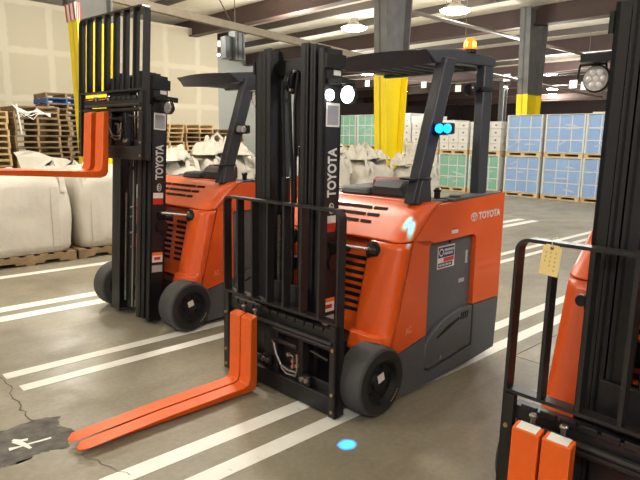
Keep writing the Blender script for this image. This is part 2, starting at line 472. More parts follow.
    for s in (-1,1):
        mb = MB()
        # side rail with slanted pointed front end
        yo0, yi0, yo1, yi1 = s*.44, s*.34, s*.545, s*.44
        A = [(.88, 2.155), (1.25, 2.19), (1.60, 2.165), (1.60, 2.10), (1.25, 2.095), (.98, 2.075)]
        vs = []
        for (x, z) in A:
            k = (x-.88)/.72; vs.append((x, yo0+(yo1-yo0)*k, z))
        for (x, z) in A:
            k = (x-.88)/.72; vs.append((x, yi0+(yi1-yi0)*k, z))
        n = 6; mb.add(vs, [tuple(range(n)), tuple(range(2*n-1, n-1, -1))]+[(i, n+i, n+(i+1) % n, (i+1) % n) for i in range(n)])
        obj('roof_rail', mb, POST, T, bevel=.01)
    # visor (front sheet) and roof bars
    mb = MB(); vs = []; N_ = 12
    for i in range(N_+1):
        y = -.43+.86*i/N_; c = 1-(y/.43)**2
        vs += [(.90-.05*c, y, 2.15+.012*c), (1.03, y, 2.165+.01*c), (.955-.03*c, y, 2.075-.015*c), (1.03, y, 2.09)]
    fs = []
    for i in range(N_):
        a, b = 4*i, 4*i+4; fs += [(a, b, b+1, a+1), (a, a+2, b+2, b), (a+1, b+1, b+3, a+3), (a+2, a+3, b+3, b+2)]
    mb.add(vs, fs+[(0,1,3,2), (4*N_, 4*N_+2, 4*N_+3, 4*N_+1)]); obj('roof_visor', mb, POST, T, ang=30)
    for i in range(6):
        y = -.30+i*.12; mb = MB(); mb.box(1.0,1.56,y-.012,y+.012,2.09,2.145); obj('roof_bar', mb, POST, T)
    mb = MB(); mb.box(1.53,1.60,-.52,.52,2.08,2.16); obj('roof_rear_beam', mb, POST, T, bevel=.008)
    # beacon
    mb = MB(); mb.lathe([(0,.045),(.02,.045),(.022,.03)], (1.33,-.485,2.175), 'z', 24); bc = obj('beacon_base', mb, BLACK2, T)
    mb = MB(); mb.lathe([(0,.044),(.012,.042),(.055,.038),(.068,.030),(.073,.008)], (1.33,-.485,2.197), 'z', 24)
    obj('beacon_lens', mb, AMBER if lit else mat('amber_off', (200,110,40), .2), bc)
    if lit:
        mb = MB()
        for k in range(5):
            a = 2*math.pi*k/5+.6; mb.lathe([(0,.006),(.03,.006)], (1.33+.039*math.cos(a), -.485+.039*math.sin(a), 2.212), 'z', 8)
        obj('beacon_led', mb, AMBERC, bc)
    # ---- wheels
    for s in (-1,1):
        for (x, r_, y0, y1) in ((.25,.208,.705,.50), (1.42,.17,.52,.40)):
            mb = MB(); w = abs(y0-y1); ym = s*(y0+y1)/2
            mb.lathe([(-w/2,r_*.62),(-w/2,r_*.92),(-w/2+.010,r_*.975),(-w/2+.028,r_),(w/2-.028,r_),(w/2-.010,r_*.975),(w/2,r_*.92),(w/2,r_*.62)], (x, ym, r_), 'y', 48, True)
            wh = obj('wheel', mb, RUBBER, T, ang=25)
            mb = MB(); o_ = s*w/2
            q = ym+o_
            mb.lathe([(0,r_*.655),(s*.006,r_*.66),(s*.006,r_*.62),(-s*.035,r_*.57),(-s*.04,r_*.30),(-s*.015,r_*.26),(-s*.012,r_*.02)], (x, q, r_), 'y', 40, None)
            obj('rim', mb, RIM, wh, ang=25)
            mb = MB(); mb.lathe([(s*.0005,r_*.665),(s*.0015,r_*.67),(s*.0015,r_*.90),(s*.0005,r_*.905)], (x, q, r_), 'y', 48, True)
            obj('side_wall', mb, mat('tyre_side', (40,39,39), .6), wh, ang=25)
            mb = MB()
            for k in range(7):
                a = 2*math.pi*k/7+.3; c = (x+r_*.42*math.cos(a), q-s*.04, r_+r_*.42*math.sin(a)); mb.lathe([(0,.013),(s*.016,.012)], c, 'y', 6)
            obj('wheel_nut', mb, mat('nut_dark', (40,38,38), .4, metal=.5), wh)
            if r_ > .2:
                mb = MB(); M_ = Matrix.Rotation(R(-14), 3, 'Y')
                mb.cbox((x-.005, q-s*.008, r_+.03), (.055, .003, .05), M_); tg = obj('wheel_label', mb, WHITE, wh, smooth=False)
                mb = MB()
                for i in range(6): # curved size marking low on the tyre wall
                    a = R(-58+i*5.5); rr = r_*.78
                    mb.cbox((x+rr*math.cos(a), q+s*.001, r_+rr*math.sin(a)), (.007, .002, .010), Matrix.Rotation(-a, 3, 'Y'))
                obj('tyre_marking', mb, mat('tyre_mark', (190,180,120), .6), wh, smooth=False)
    for o in list(T.children):
        for q in [o]+list(o.children):
            if q.location.length > 0:
                q.location.y = fy(q.location.y)
            else:
                for v in q.data.vertices: v.co.y = fy(v.co.y)
        o.location.x += bsh
    # ---- mast (tilting)
    th = R(-tilt)
    mb = MB()
    for s in (-1,1):
        mb.box(.135,.275,s*.312,s*.295,.05,2.10)      # outer channel web
        mb.box(.135,.150,s*.312,s*.256,.05,2.10); mb.box(.260,.275,s*.312,s*.235,.05,2.10)
        mb.box(.275,.30,s*.30,s*.20,.08,.22)
    mb.box(.255,.285,-.30,.30,1.93,2.08); mb.box(.26,.30,-.30,.30,.75,.83); mb.box(.20,.27,-.30,.30,.16,.22)
    mast = obj('mast', mb, BLACK, T, loc=(0, .02 if lit else (-.022 if lit is None else 0), 0), rot=(0, th, 0), smooth=False)
    mb = MB()
    for s in (-1,1):
        mb.box(.120,.255,s*.236,s*.224,.06,2.125)
        mb.box(.120,.136,s*.248,s*.208,.06,2.125); mb.box(.24,.255,s*.238,s*.198,.06,2.125)
    mb.box(.20,.22,-.2,.2,2.02,2.07)
    obj('middle_channel', mb, BLACK, mast, smooth=False)
    mb = MB()
    for s in (-1,1):
        mb.box(.112,.235,s*.186,s*.172,.06,2.135)
        mb.box(.112,.130,s*.198,s*.138,.06,2.135); mb.box(.22,.235,s*.198,s*.138,.06,2.135)
    mb.box(.19,.23,-.15,.15,1.98,2.06); mb.box(.19,.23,-.15,.15,.3,.36)
    obj('inner_channel', mb, BLACK, mast, smooth=False)
    mb = MB(); mb.cyl((.19,-.08,.1),(.19,-.08,1.55),.026); mb.cyl((.19,.075,.1),(.19,.075,1.35),.03)
    cy = obj('lift_cylinder', mb, BLACK2, mast)
    mb = MB(); mb.cyl((.19,-.08,1.55),(.19,-.08,1.95),.016)
    mb.cyl((.185,.04,.10),(.185,.04,.9+lift*.3),.010); obj('cylinder_rod', mb, STEEL, mast)
    for yc in (-.105, .075):
        mb = MB(); z = .16
        while z < (.62 if yc < 0 else 1.10):
            mb.box(.132,.146,yc-.009,yc+.009,z,z+.016); mb.box(.135,.143,yc-.012,yc+.012,z+.018,z+.027); z += .031
        obj('lift_chain', mb, CHAIN, mast, smooth=False)
    mb = MB()
    mb.lathe([(-.02,.062),(-.02,.07),(-.01,.055),(.01,.055),(.02,.07),(.02,.062)], (.17,-.02,1.93), 'y', 24)
    mb.tube([(.15,-.075,1.98),(.13,-.085,1.90),(.14,-.06,1.80),(.16,-.05,1.2)], .011)
    mb.tube([(.15,-.055,2.0),(.12,-.04,1.95),(.13,-.02,1.85),(.16,-.03,1.2),(.16,-.03,.4)], .011)
    mb.tube([(.15,.01,1.97),(.12,.03,1.93),(.125,.04,1.86),(.16,.03,1.1)], .009)
    obj('hose', mb, BLACK2, mast)
    mb = MB()
    for (y, z) in ((-.07,1.985),(-.04,1.88),(-.03,.92),(-.028,.78),(-.03,1.0),(-.045,.66)): mb.cyl((.115,y,z),(.14,y,z),.008,n=8)
    obj('hose_fitting', mb, STEEL, mast)
    mb = MB()
    for s in (-1,1):
        mb.box(.20,.31,s*.31,s*.305,.20,.30)
        mb.cyl((.24,s*.315,.86),(.24,s*.33,.86),.055)
        for z in (1.55,1.30,1.05,.78): mb.box(.255,.285,s*.318,s*.300,z,z+.008)
        mb.box(.20,.29,s*.34,s*.305,.93,.985)
        mb.cyl((.23,s*.365,.955),(.30,s*.378,.948),.024)
    obj('mast_bracket', mb, BLACK2, mast)
    mb = MB()
    for s in (-1,1): mb.cyl((.27,s*.35,.962),(.46+bsh,fy(s*.41),.925),.014)
    obj('tilt_rod', mb, CHROME, T)
    mb = MB()
    for s in (-1,1): mb.cyl((.425+bsh,s*.35+(fy(s*.41)-s*.35)*.8,.932),(.47+bsh,fy(s*.42),.92),.032,.046)
    obj('tilt_boot', mb, BLACK2, T)
    # stickers and lettering on the outer faces of the mast
    for s in (-1,1):
        f = lambda nm, m_, x0, x1, z0, z1, e=.0015: obj(nm, MB().box(x0, x1, s*(.312+e), s*.3115, z0, z1), m_, mast, smooth=False)
        f('capacity_plate', WHITE, .150,.262,1.665,1.80); f('plate_print', mat('print_grey', (150,152,156), .5), .160,.252,1.675,1.785, .002)
        f('maker_label', WHITE, .205,.265,1.955,1.985)
        f('warning_label', WHITE, .155,.25,1.10,1.145); f('warning_field', RED, .155,.25,1.048,1.10)
        f('hazard_label', WHITE, .155,.255,.555,.625); f('hazard_heading', ORST, .155,.255,.615,.64, .002)
        f('hazard_symbol', RED, .175,.235,.575,.60, .002)
        f('lower_label', mat('grey_sticker', (170,168,168), .5), .155,.255,.47,.53)
        rz = (R(90), R(-90), 0) if s < 0 else (R(90), R(-90), R(180))
        text('mast_lettering', 'TOYOTA', .098, WTEXT, mast, (.242 if s < 0 else .168, s*.3132, 1.255), rz, .003, .29)
        mb = MB(); emblem(mb, 0, 0, .065, 0)
        em = obj('mast_emblem', mb, WTEXT, mast, smooth=False, loc=(.21, s*.3135, 1.19), rot=(0, R(-90), 0))
        # work lamp
        lq = .425 if s < 0 else .385
        mb = MB(); mb.box(.15,.19,s*.43,s*.305,1.90,1.93); mb.box(.19,.36,s*.34,s*.315,1.90,1.94); mb.box(.13,.29,s*.33,s*.313,1.99,2.07); mb.tube([(.2,s*.38,1.91),(.235,s*.41,1.90),(.235,s*.41,1.885)], .01)
        mb.tube([(.22,s*.355,1.845),(.225,s*.36,1.90),(.225,s*.46,1.90),(.22,s*.465,1.845)], .006)
        mb.lathe([(.0,.05),(.004,.053),(.03,.05),(.05,.03),(.052,.002)], (.205,s*lq,1.842), 'x', 28)
        wl = obj('work_lamp', mb, BLACK2, mast)
        on = lit and s < 0
        mb = MB(); mb.lathe([(-.004,.046),(.002,.047)], (.203,s*lq,1.842), 'x', 28)
        obj('lamp_lens', mb, LEDW if on else LEDOFF, mast)
        if not on:
            mb = MB()
            for k in range(7):
                a = k*math.pi/3; rr = 0 if k == 6 else .027
                mb.lathe([(-.0055,.009),(-.0045,.011)], (.203, s*lq+rr*math.cos(a), 1.842+rr*math.sin(a)), 'x', 10)
            obj('lamp_reflector', mb, mat('reflector', (225,220,220), .15, metal=.3), mast)
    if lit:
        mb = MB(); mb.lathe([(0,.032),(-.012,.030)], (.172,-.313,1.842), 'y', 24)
        obj('mast_glint', mb, LEDW, mast)  # glowing disc stands in for a bright reflection on the mast side
    # ---- carriage, backrest and forks
    C = MB()
    C.box(.02,.085,-.50,.50,.455,.515); C.box(.085,.115,-.19,.19,.03,.70)
    C.box(.015,.08,-.53,.50,.015,.125); C.box(.06,.075,-.53,.50,.125,.18)
    for y in (-.50,-.21,.02,.46): C.box(.03,.085,y-.018,y+.018,.12,.46)
    C.box(.02,.05,-.30,-.22,.13,.19); C.box(.02,.05,.06,.14,.16,.22)
    C.cyl((.02,-.50,.42),(.02,.46,.42),.018)
    C.box(.012,.03,-.19,.02,.335,.36)
    for i in range(12): C.box(.012,.03,-.49+i*.08,-.425+i*.08,.50,.53)
    cg = obj('carriage', C, BLACK, T, bevel=.003, rot=(0, th, 0), loc=(-lift*math.sin(-th)*-1 if False else lift*math.sin(th), shift, lift*math.cos(th)))
    mb = MB(); mb.tube([(0,-.50,.455),(0,.40,.455)], .014); mb.tube([(.0,-.33,.372),(.0,-.47,.352)], .007)
    obj('slide_rod', mb, mat('dark_rod', (70,68,66), .3, metal=.6), cg)
    mb = MB()
    mb.tube([(0,.02,.345),(-.01,-.01,.335),(-.012,-.03,.28),(-.012,-.08,.215),(-.012,-.15,.20),(-.01,-.215,.205)], .007, 8)
    mb.tube([(-.01,-.08,.20),(-.012,-.13,.175),(-.012,-.21,.18),(-.012,-.225,.22),(-.012,-.225,.30),(0,-.21,.31)], .006, 8)
    mb.tube([(-.005,-.13,.30),(-.012,-.19,.30),(-.012,-.19,.24)], .006, 8)
    for (y, z) in ((-.19,.27),(-.225,.25),(-.19,.235),(-.15,.30)): mb.cyl((-.02,y,z),(-.0,y,z),.012,n=8)
    obj('hydraulic_line', mb, STEEL, cg)
    mb = MB()
    for (y, z) in ((.12,.19),(.08,.19),(-.24,.165),(-.28,.165)): mb.lathe([(0,.016),(-.014,.014),(-.016,.004)], (.018,y,z), 'x', 12)
    obj('carriage_bolt', mb, STEEL, cg)
    # backrest: bent flat bar
    hw = .532; mb = MB(); r_ = .055; pts = [(-hw, .015), (-hw, 1.217-r_)]
    for a in range(0, 91, 15): pts.append((-hw+r_*(1-math.cos(R(a))), 1.217-r_+r_*math.sin(R(a))))
    pts += [(-y, z) for y, z in reversed(pts)]
    t = .014; inn = []
    for (y, z) in pts:
        if z <= 1.217-r_+1e-6: inn.append((y+(t if y < 0 else -t), z))
        else:
            cy_ = -hw+r_ if y < 0 else hw-r_; cz = 1.217-r_; d = math.hypot(y-cy_, z-cz); inn.append((cy_+(y-cy_)*(r_-t)/d, cz+(z-cz)*(r_-t)/d))
    n = len(pts); vs = [(0,)+p for p in pts]+[(0,)+p for p in inn]+[(.06,)+p for p in pts]+[(.06,)+p for p in inn]; fs = []
    for i in range(n-1):
        fs += [(i, i+1, n+i+1, n+i), (2*n+i, 3*n+i, 3*n+i+1, 2*n+i+1), (i, 2*n+i, 2*n+i+1, i+1), (n+i, n+i+1, 3*n+i+1, 3*n+i)]
    fs += [(0, n, 3*n, 2*n), (n-1, 3*n-1, 4*n-1, 2*n-1)]
    mb.add(vs, fs)
    mb.box(0,.06,-hw+t,hw-t,.565,.580)
    for s in (-1,1): mb.box(.0,.03,s*hw,s*(hw-.05),.015,.56)
    for i in range(1,7):
        y = hw-i*2*hw/7; mb.box(0,.055,y-.008,y+.008,.575,1.207)
    obj('load_backrest', mb, GUARD, cg)
    mb = MB()
    for s in (-1,1):
        for z in (.05,.155,.42): mb.lathe([(0,.011),(-.008,.010)], (0, s*(hw-.025), z), 'x', 6)
    obj('backrest_bolt', mb, mat('brass_bolt', (190,170,120), .3, metal=.8), cg)
    dz = -.10 if lift else 0
    for (a, b) in forks:
        mb = MB()
        zb = .0+dz*1.5 if lift else .012
        prof = [(x, z if z == zb else (z+dz if z > .2 else z+1.5*dz)) for x, z in [(-.068,.50),(-.118,.485),(-.125,.10),(-.138,.066),(-.17,.054),(-.70,.047),(-1.15,.028),(-1.19,.018),(-1.185,zb),(-.13,zb),(-.085,.02),(-.068,.05)]]
        m2 = .018
        # blade and shank as one solid with chamfered tip
        vs = []; n = len(prof)
        for yy, e in ((a, 0), (b, 0)):
            for (x, z) in prof:
                inset = .0
                if x < -1.17: inset = .035
                elif x < -1.12: inset = .0
                y = yy+(inset if yy == a else -inset); vs.append((x, y, z))
        mb.add(vs, [tuple(range(n)), tuple(range(2*n-1, n-1, -1))]+[(i, n+i, n+(i+1) % n, (i+1) % n) for i in range(n)])
        fk = obj('fork', mb, FORKO, cg, bevel=.005)
        mb = MB(); ym = (a+b)/2+.01; mb.cyl((-.035,ym,.49),(-.035,ym,.515),.010); mb.lathe([(0,.016),(.008,.018),(.014,.012)], (-.035,ym,.515), 'z', 14)
        obj('fork_pin', mb, STEEL, cg)
        mb = MB(); mb.prism([(-.112,.4865),(-.072,.4995),(-.072,.5015),(-.112,.4885)], 'y', a+.015, b-.015); obj('fork_label', mb, WHITE if lit is None else FORKO, cg, smooth=False)
    return T, cg

T2, c2 = forklift('forklift', 'middle forklift with lit amber beacon and blue lights, its forks resting on the floor',
    (2.118,2.715,0), 2.072, -.68, 0, -.025, [(.082,.186),(.198,.302)], True)
T1, c1 = forklift('forklift', 'orange and black forklift at the left with its forks and load backrest raised',
    (1.962,4.714,0), 5.673, -3.73, 1.395, .145, [(-.135,-.01),(.07,.195)], False)
T3, c3 = forklift('forklift', 'forklift cut off by the right edge of the photo, paper tag tied to its backrest',
    (2.097,.5895,0), .461, -1.33, 0, 0, [(.19,.30),(.312,.422)], None)

# paper tag tied on the right forklift's backrest
mb = MB(); mb.prism([(-.024,-.115),(.046,-.115),(.046,-.012),(.034,0),(-.012,0),(-.024,-.012)], 'x', -.001, .001)
tg = obj('paper_tag', mb, TAG, None, smooth=False, loc=(2.03,.915,1.222), rot=(R(4), R(3), R(4)))
tag(tg, 'buff paper tag with faint handwriting hanging from the backrest of the right forklift', 'tag')
mb = MB(); mb.tube([(.0,.012,-.012),(-.01,.012,.01),(-.008,.01,.024),(.03,.01,.026)], .0018, 6); obj('string', mb, WHITE, tg)
mb = MB(); mb.lathe([(-.002,.007),(-.0022,.004)], (0,.012,-.012), 'x', 12); obj('eyelet', mb, mat('eyelet', (120,80,50), .5), tg)
mb = MB()
for k, y in enumerate((-.006,.012,.030)):
    for j in range(5-k): mb.box(-.0016,-.001,y,y+.003,-.035-j*.016,-.026-j*.016); mb.box(-.0016,-.001,y-.004,y,-.03-j*.016,-.028-j*.016)
obj('handwriting', mb, INK, tg, smooth=False)

# ------------------------------------------------------------ room shell
def plane_obj(name, vs, m):
    o = obj(name, MB().add(vs, [(0,1,2,3)]), m, smooth=False); return struct(o)
obj_floor = struct(obj('floor', MB().box(-8,60,-14,40,-.1,0), CONC, smooth=False))
CZ = 5.6
struct(obj('ceiling', MB().box(-8,60,-14,40,CZ,CZ+.1), CEIL, smooth=False))
# left drywall with a top that follows the roof
mb = MB(); W0 = 18.5
mb.prism([(-8,0),(12.02,0),(12.02,5.3),(-8,5.6)], 'y', W0, W0+.25)
struct(obj('wall_left', mb, DRY, smooth=False))
struct(obj('wall_back', MB().box(60,60.2,-14,40,0,CZ), BROWNW, smooth=False))
struct(obj('wall_far_left', MB().box(12,60,40,40.2,0,CZ), BROWNW, smooth=False))
struct(obj('wall_grey_partition', MB().box(12.27,20.5,24,24.2,0,CZ), GREYW, smooth=False))
tr = [0]
def trim(mb, m, **k):
    tr[0] += 1; return struct(obj('trim_%d' % tr[0], mb, m, smooth=False, **k))
# floor stripes
Z = .0015
def stripe(y0, y1, x0, x1): trim(MB().box(x0, x1, y0, y1, .0002, Z), STRIPE)
for (ya, yb, xs) in ((6.99,7.12,-2),(5.64,5.80,-2),(5.34,5.50,-2)): stripe(ya, yb, xs, 11)
for (y0, y1, x0) in ((4.02,4.125,.92),(3.755,3.855,.95),(2.39,2.50,.92),(2.12,2.23,.98),(.76,.87,.95),(.48,.59,.98),(-.9,-.79,.95),(-1.18,-1.07,.95)): stripe(y0, y1, x0, 12.5)
# faint joint lines of the slab
for y in (1.985,): trim(MB().box(3.9,12,y,y+.008,.0004,.001), CRACK)
trim(MB().box(3.86,3.868,-3,2.0,.0004,.001), CRACK)
def poly_strip(pts, w, m, name='crack', z=.0022):
    mb = MB(); vs = []
    for i, p in enumerate(pts):
        a = Vector(pts[max(i-1,0)]); b = Vector(pts[min(i+1,len(pts)-1)]); t = (b-a).normalized(); nrm = Vector((-t.y, t.x)); ww = w*(.5+random.random())
        vs += [(p[0]+nrm.x*ww, p[1]+nrm.y*ww, z), (p[0]-nrm.x*ww, p[1]-nrm.y*ww, z)]
    mb.add(vs, [(2*i, 2*i+1, 2*i+3, 2*i+2) for i in range(len(pts)-1)]); return trim(mb, m)
def jag(a, b, n, amp):
    return [(a[0]+(b[0]-a[0])*i/n+random.uniform(-amp, amp), a[1]+(b[1]-a[1])*i/n+random.uniform(-amp, amp)) for i in range(n+1)]
poly_strip(jag((.60,4.55),(.90,4.06),6,.02)+jag((.90,4.06),(.86,3.29),14,.022)[1:], .003, CRACK)
poly_strip(jag((.92,2.80),(1.05,2.44),10,.012), .0018, CRACK)
# dark patch with worn white tape
mb = MB(); P_ = [(.60,3.28),(.70,3.29),(.80,3.31),(.91,3.31),(1.0,3.26),(.96,3.15),(1.02,3.02),(.94,2.94),(.92,2.88),(.81,2.92),(.69,2.90),(.60,2.92),(.50,3.0)]
vs = []; n = len(P_)
for i in range(n):
    a, b = P_[i], P_[(i+1) % n]
    for k in range(9):
        t = k/9; jx, jy = [.022*noise.noise(Vector((i*3.1+t*9, q, 0))) for q in (.5, 7.5)]
        vs.append((a[0]+(b[0]-a[0])*t+jx, a[1]+(b[1]-a[1])*t+jy, .0012))
mb.add(vs, [tuple(range(len(vs)))])
trim(mb, STAIN)
poly_strip([(.682,3.062),(.73,3.055),(.78,3.053),(.83,3.046),(.884,3.042)], .012, STRIPE, z=.003)
poly_strip([(.725,3.135),(.745,3.09),(.758,3.05),(.769,3.0)], .016, STRIPE, z=.0028)
poly_strip([(.722,3.15),(.75,3.12),(.785,3.105)], .012, STRIPE, z=.003)
# roof beams across, purlins between, pipes
for i, x in enumerate((11.0, 17.25, 23.5, 30, 36.5, 43, 50)):
    mb = MB(); yy = [-14, 11, 19, 22, 40] if i else [-14, 0, 18, 20, 40]; zl = [5.05]*5
    mb.prism(list(zip(yy, zl))+[(40, CZ), (-14, CZ)], 'x', x-.02, x+.02)
    mb.prism([(a, b-.02) for a, b in zip(yy, zl)]+[(a, b+.02) for a, b in reversed(list(zip(yy, zl)))], 'x', x-.15, x+.15)
    tag(obj('roof_beam', mb, BEAM, smooth=False), ['brown roof beam nearest the hanging metal unit', 'brown roof beam meeting the second yellow footed column', 'third brown roof beam from the camera', 'fourth brown roof beam from the camera', 'fifth brown roof beam from the camera', 'sixth brown roof beam from the camera', 'furthest brown roof beam'][i], 'beam', 'brown roof beams')
k = 0
for x in (4.5,6.6,8.8,13.2,15.1,19.3,21.4,25.7,27.8,32,34.2,38.5,40.8,45,47.5,53,56):
    mb = MB(); mb.box(x-.04,x+.04,-14,(18.4 if x < 12 else 40),5.38,5.43); mb.box(x-.01,x+.01,-14,(18.4 if x < 12 else 40),5.43,CZ)
    trim(mb, PURLIN)
mb = MB(); mb.beam((-2,9.3,4.10),(10.2,9.3,3.40),.10,.13)
tag(obj('overhead_rail', mb, mat('rail_grey', (138,128,112), .6, var=.1), smooth=False), 'long grey steel rail under the roof from the wall top to the wide column', 'rail')
mb = MB(); mb.tube([(12.0,9.62,4.75),(18.5,9.62,4.75),(26,9.62,4.75)], .05, 10)
for x in (13.5,19,25): mb.tube([(x,9.62,4.75),(x,9.62,CZ)], .01, 6)
tag(obj('overhead_pipe', mb, PIPE), 'grey pipe under the roof running towards the second column', 'pipe')
mb = MB(); mb.tube([(12.2,9.3,3.47),(15.58,9.3,3.47),(23.5,9.3,3.27)], .045, 10)
for x in (14,22): mb.tube([(x,9.3,3.4),(x,9.3,CZ)], .008, 6)
tag(obj('overhead_pipe', mb, PIPE), 'lower grey pipe passing behind the second column above the blue crates', 'pipe')
mb = MB(); mb.tube([(11.2,15.6,5.7),(9.2,14.0,4.9),(8.2,12.2,4.0)], .012, 6); 
mb = MB(); mb.tube([(7.06,10.5,5.7),(7.2,10.5,3.8)], .008, 6)

# columns: tapered steel with yellow painted foot
def column(x, y, w0, w1, ygt, label, tape=False):
    T = thing('column', label, 'column', (x, y, 0), 0, 'steel columns with yellow painted feet')
    def H(z0, z1, e):
        wa = w0+(w1-w0)*z0/5.2+e; wb = w0+(w1-w0)*z1/5.2+e; m_ = MB(); hd = .17+e
        # tapered H: flanges at -y and +y?? flanges face along x, web along x
        for (xa, xb) in ((-1, -1), (1, 1)):
            t = .035
            xs0 = -wa/2 if xa < 0 else wa/2; xs1 = -wb/2 if xa < 0 else wb/2; q = t if xa < 0 else -t
            vs = [(xs0,-hd,z0),(xs0+q,-hd,z0),(xs0+q,hd,z0),(xs0,hd,z0),(xs1,-hd,z1),(xs1+q,-hd,z1),(xs1+q,hd,z1),(xs1,hd,z1)]
            m_.add(vs, [(0,1,2,3),(7,6,5,4),(0,4,5,1),(1,5,6,2),(2,6,7,3),(3,7,4,0)])
        vs = [(-wa/2,-.02,z0),(wa/2,-.02,z0),(wa/2,.02,z0),(-wa/2,.02,z0),(-wb/2,-.02,z1),(wb/2,-.02,z1),(wb/2,.02,z1),(-wb/2,.02,z1)]
        m_.add(vs, [(0,1,2,3),(7,6,5,4),(0,4,5,1),(1,5,6,2),(2,6,7,3),(3,7,4,0)])
        return m_
    obj('steel_shaft', H(ygt, CZ-.1, 0), COLST, T, smooth=False)
    obj('painted_foot', H(0, ygt, .01), YELLOW, T, smooth=False)
    if tape:
        mb = MB()
        z0, z1 = ygt-.02, ygt+.22; wa = w0+(w1-w0)*z0/5.2+.03; mb.box(-wa/2-.01,-wa/2+.06,-.19,.19,z0,z1)
        tp = obj('striped_tape', mb, WHITE, T, smooth=False)
        mb = MB()
        for i in range(3):
            a = -.19+i*.15; mb.add([(-wa/2-.012,a,z0),(-wa/2-.012,a+.06,z0),(-wa/2-.012,a+.10,z1),(-wa/2-.012,a+.04,z1)], [(0,1,2,3)])
            mb.add([(-wa/2-.01+i*.03,-.192,z0),(-wa/2+.005+i*.03,-.192,z0),(-wa/2+.03+i*.02,-.192,z1),(-wa/2+.015+i*.02,-.192,z1)], [(0,1,2,3)])
        obj('tape_stripe', mb, RED, T, smooth=False)
column(3.62, 9.0, .42, .62, 3.27, 'steel column with yellow foot behind the left forklift, striped tape on it', True)
column(10.47, 8.9, .46, 1.0, 3.3, 'wide steel column with yellow foot rising beside the middle forklift roof')
column(17.2, 9.0, .55, 1.15, 2.98, 'steel column with yellow foot rising behind the blue crates')
column(30.5, 27, .4, .5, 2.6, 'thin distant column with yellow foot seen right of the middle mast')
column(36.5, 21, .4, .5, 2.6, 'thin distant column with yellow foot seen right of the rear roof post')

# hanging galvanized unit
T = thing('duct_box', 'galvanized metal box unit hanging from the roof left of the middle mast', 'duct', (7.3, 10.55, 3.2))
mb = MB(); mb.cbox((.04,0,.30),(.24,.26,.60)); obj('front_casing', mb, GALV, T, bevel=.01)
mb = MB(); mb.cbox((-.17,.08,.25),(.16,.2,.46)); obj('side_casing', mb, GALV, T, bevel=.01)
mb = MB(); mb.box(-.03,0,-.132,-.136,.02,.58); mb.box(.09,.12,-.132,-.136,.02,.58); mb.tube([(0,0,.60),(.0,0,2.9)], .01, 6); mb.tube([(0,0,.62),(-1.1,.2,2.5)], .012, 6); obj('hanger', mb, mat('dark_hanger', (80,72,66), .5, metal=.4), T)

# ceiling lamps
LP = [((17.7,17.1),'first round ceiling lamp seen above the middle mast',1.0),((17.8,28.1),'ceiling lamp seen beside the hanging metal box',1.0),((30.4,28.0),'ceiling lamp seen between the lit work lamp and the yellow column',1.0),
      ((38.5,18.8),'ceiling lamp right of the second column near its yellow foot',1.0),((46,26.2),'ceiling lamp left of the second column',1.0),((50,24.0),'ceiling lamp low over the blue crates',1.0),((56,27),'furthest ceiling lamp over the crates',1.0),
      ((17.8,12.3),'ceiling lamp at the top edge of the photo over the beacon',1.0),((30.4,19),'ceiling lamp behind the second column',1.0),((44,36),'distant ceiling lamp beside the first yellow column',1.0)]
for (x, y), lb, s in LP:
    T = thing('ceiling_lamp', lb, 'ceiling lamp', (x*.80, y*.80, 5.15), 0, 'round high ceiling lamps')
    mb = MB(); mb.lathe([(.0,.36),(.06,.34),(.16,.16),(.30,.10),(.32,.02)], (0,0,0), 'z', 24); mb.tube([(0,0,.3),(0,0,.45)], .02, 6); obj('lamp_housing', mb, PIPE, T)
    mb = MB(); mb.lathe([(-.09,.22),(-.04,.38),(.0,.42)], (0,0,0), 'z', 24); obj('diffuser', mb, CLIGHT, T)

# small white cards hung on a line across the hall
mb = MB(); mb.tube([(20,8.5,3.98),(20,13.5,3.78),(20,16.6,4.12),(20,22,4.5)], .012, 5); tag(obj('hanging_wire', mb, PIPE), 'thin wire strung across the hall carrying white cards', 'wire')
for i, (y, z) in enumerate(((16.5,4.1),(15.2,3.96),(13.5,3.72),(11.4,4.0),(18.4,4.2),(8.9,3.62),(8.5,3.55))):
    o = obj('hanging_card', MB().box(19.99,20.01,y-.13,y+.13,z-.26,z), FLUOT, smooth=False)
    tag(o, 'small white card hanging on the wire across the hall', 'card', 'white cards on the wire')

# ------------------------------------------------------------ pallets
def pallet_mesh(w=1.05, d=1.05, h=.135, seed=0, warp=.01):
    rnd = random.Random(seed); mb = MB()
    for j in range(3):
        y = -d/2+.02+j*(d-.04)/2; mb.box(-w/2,w/2,y-.02,y+.02,.022,h-.022) if False else None
    # stringers (edge on to the front): three along depth, with front boards
    for j in range(3):
        x = -w/2+.025+j*(w-.05)/2; mb.box(x-.025,x+.025,-d/2,d/2,.018,h-.018)
    for k in range(6):
        y = -d/2+.05+k*(d-.10)/5+rnd.uniform(-.01,.01); z = rnd.uniform(-warp, warp)*.3
        mb.box(-w/2+rnd.uniform(-.01,.01),w/2+rnd.uniform(-.01,.01),y-.045,y+.045,h-.018+z,h+z)
    for k in range(3):
        y = -d/2+.05+k*(d-.10)/2; mb.box(-w/2,w/2,y-.045,y+.045,0,.018)
    return mb
PM = [pallet_mesh(seed=i).mesh('wooden_pallet') for i in range(4)]
for m_ in PM: m_.materials.append(WOOD2)
PML = [pallet_mesh(seed=i+9).mesh('wooden_pallet') for i in range(4)]
for m_ in PML: m_.materials.append(WOOD)
PMB = pallet_mesh(seed=5).mesh('wooden_pallet'); PMB.materials.append(BLUEW)
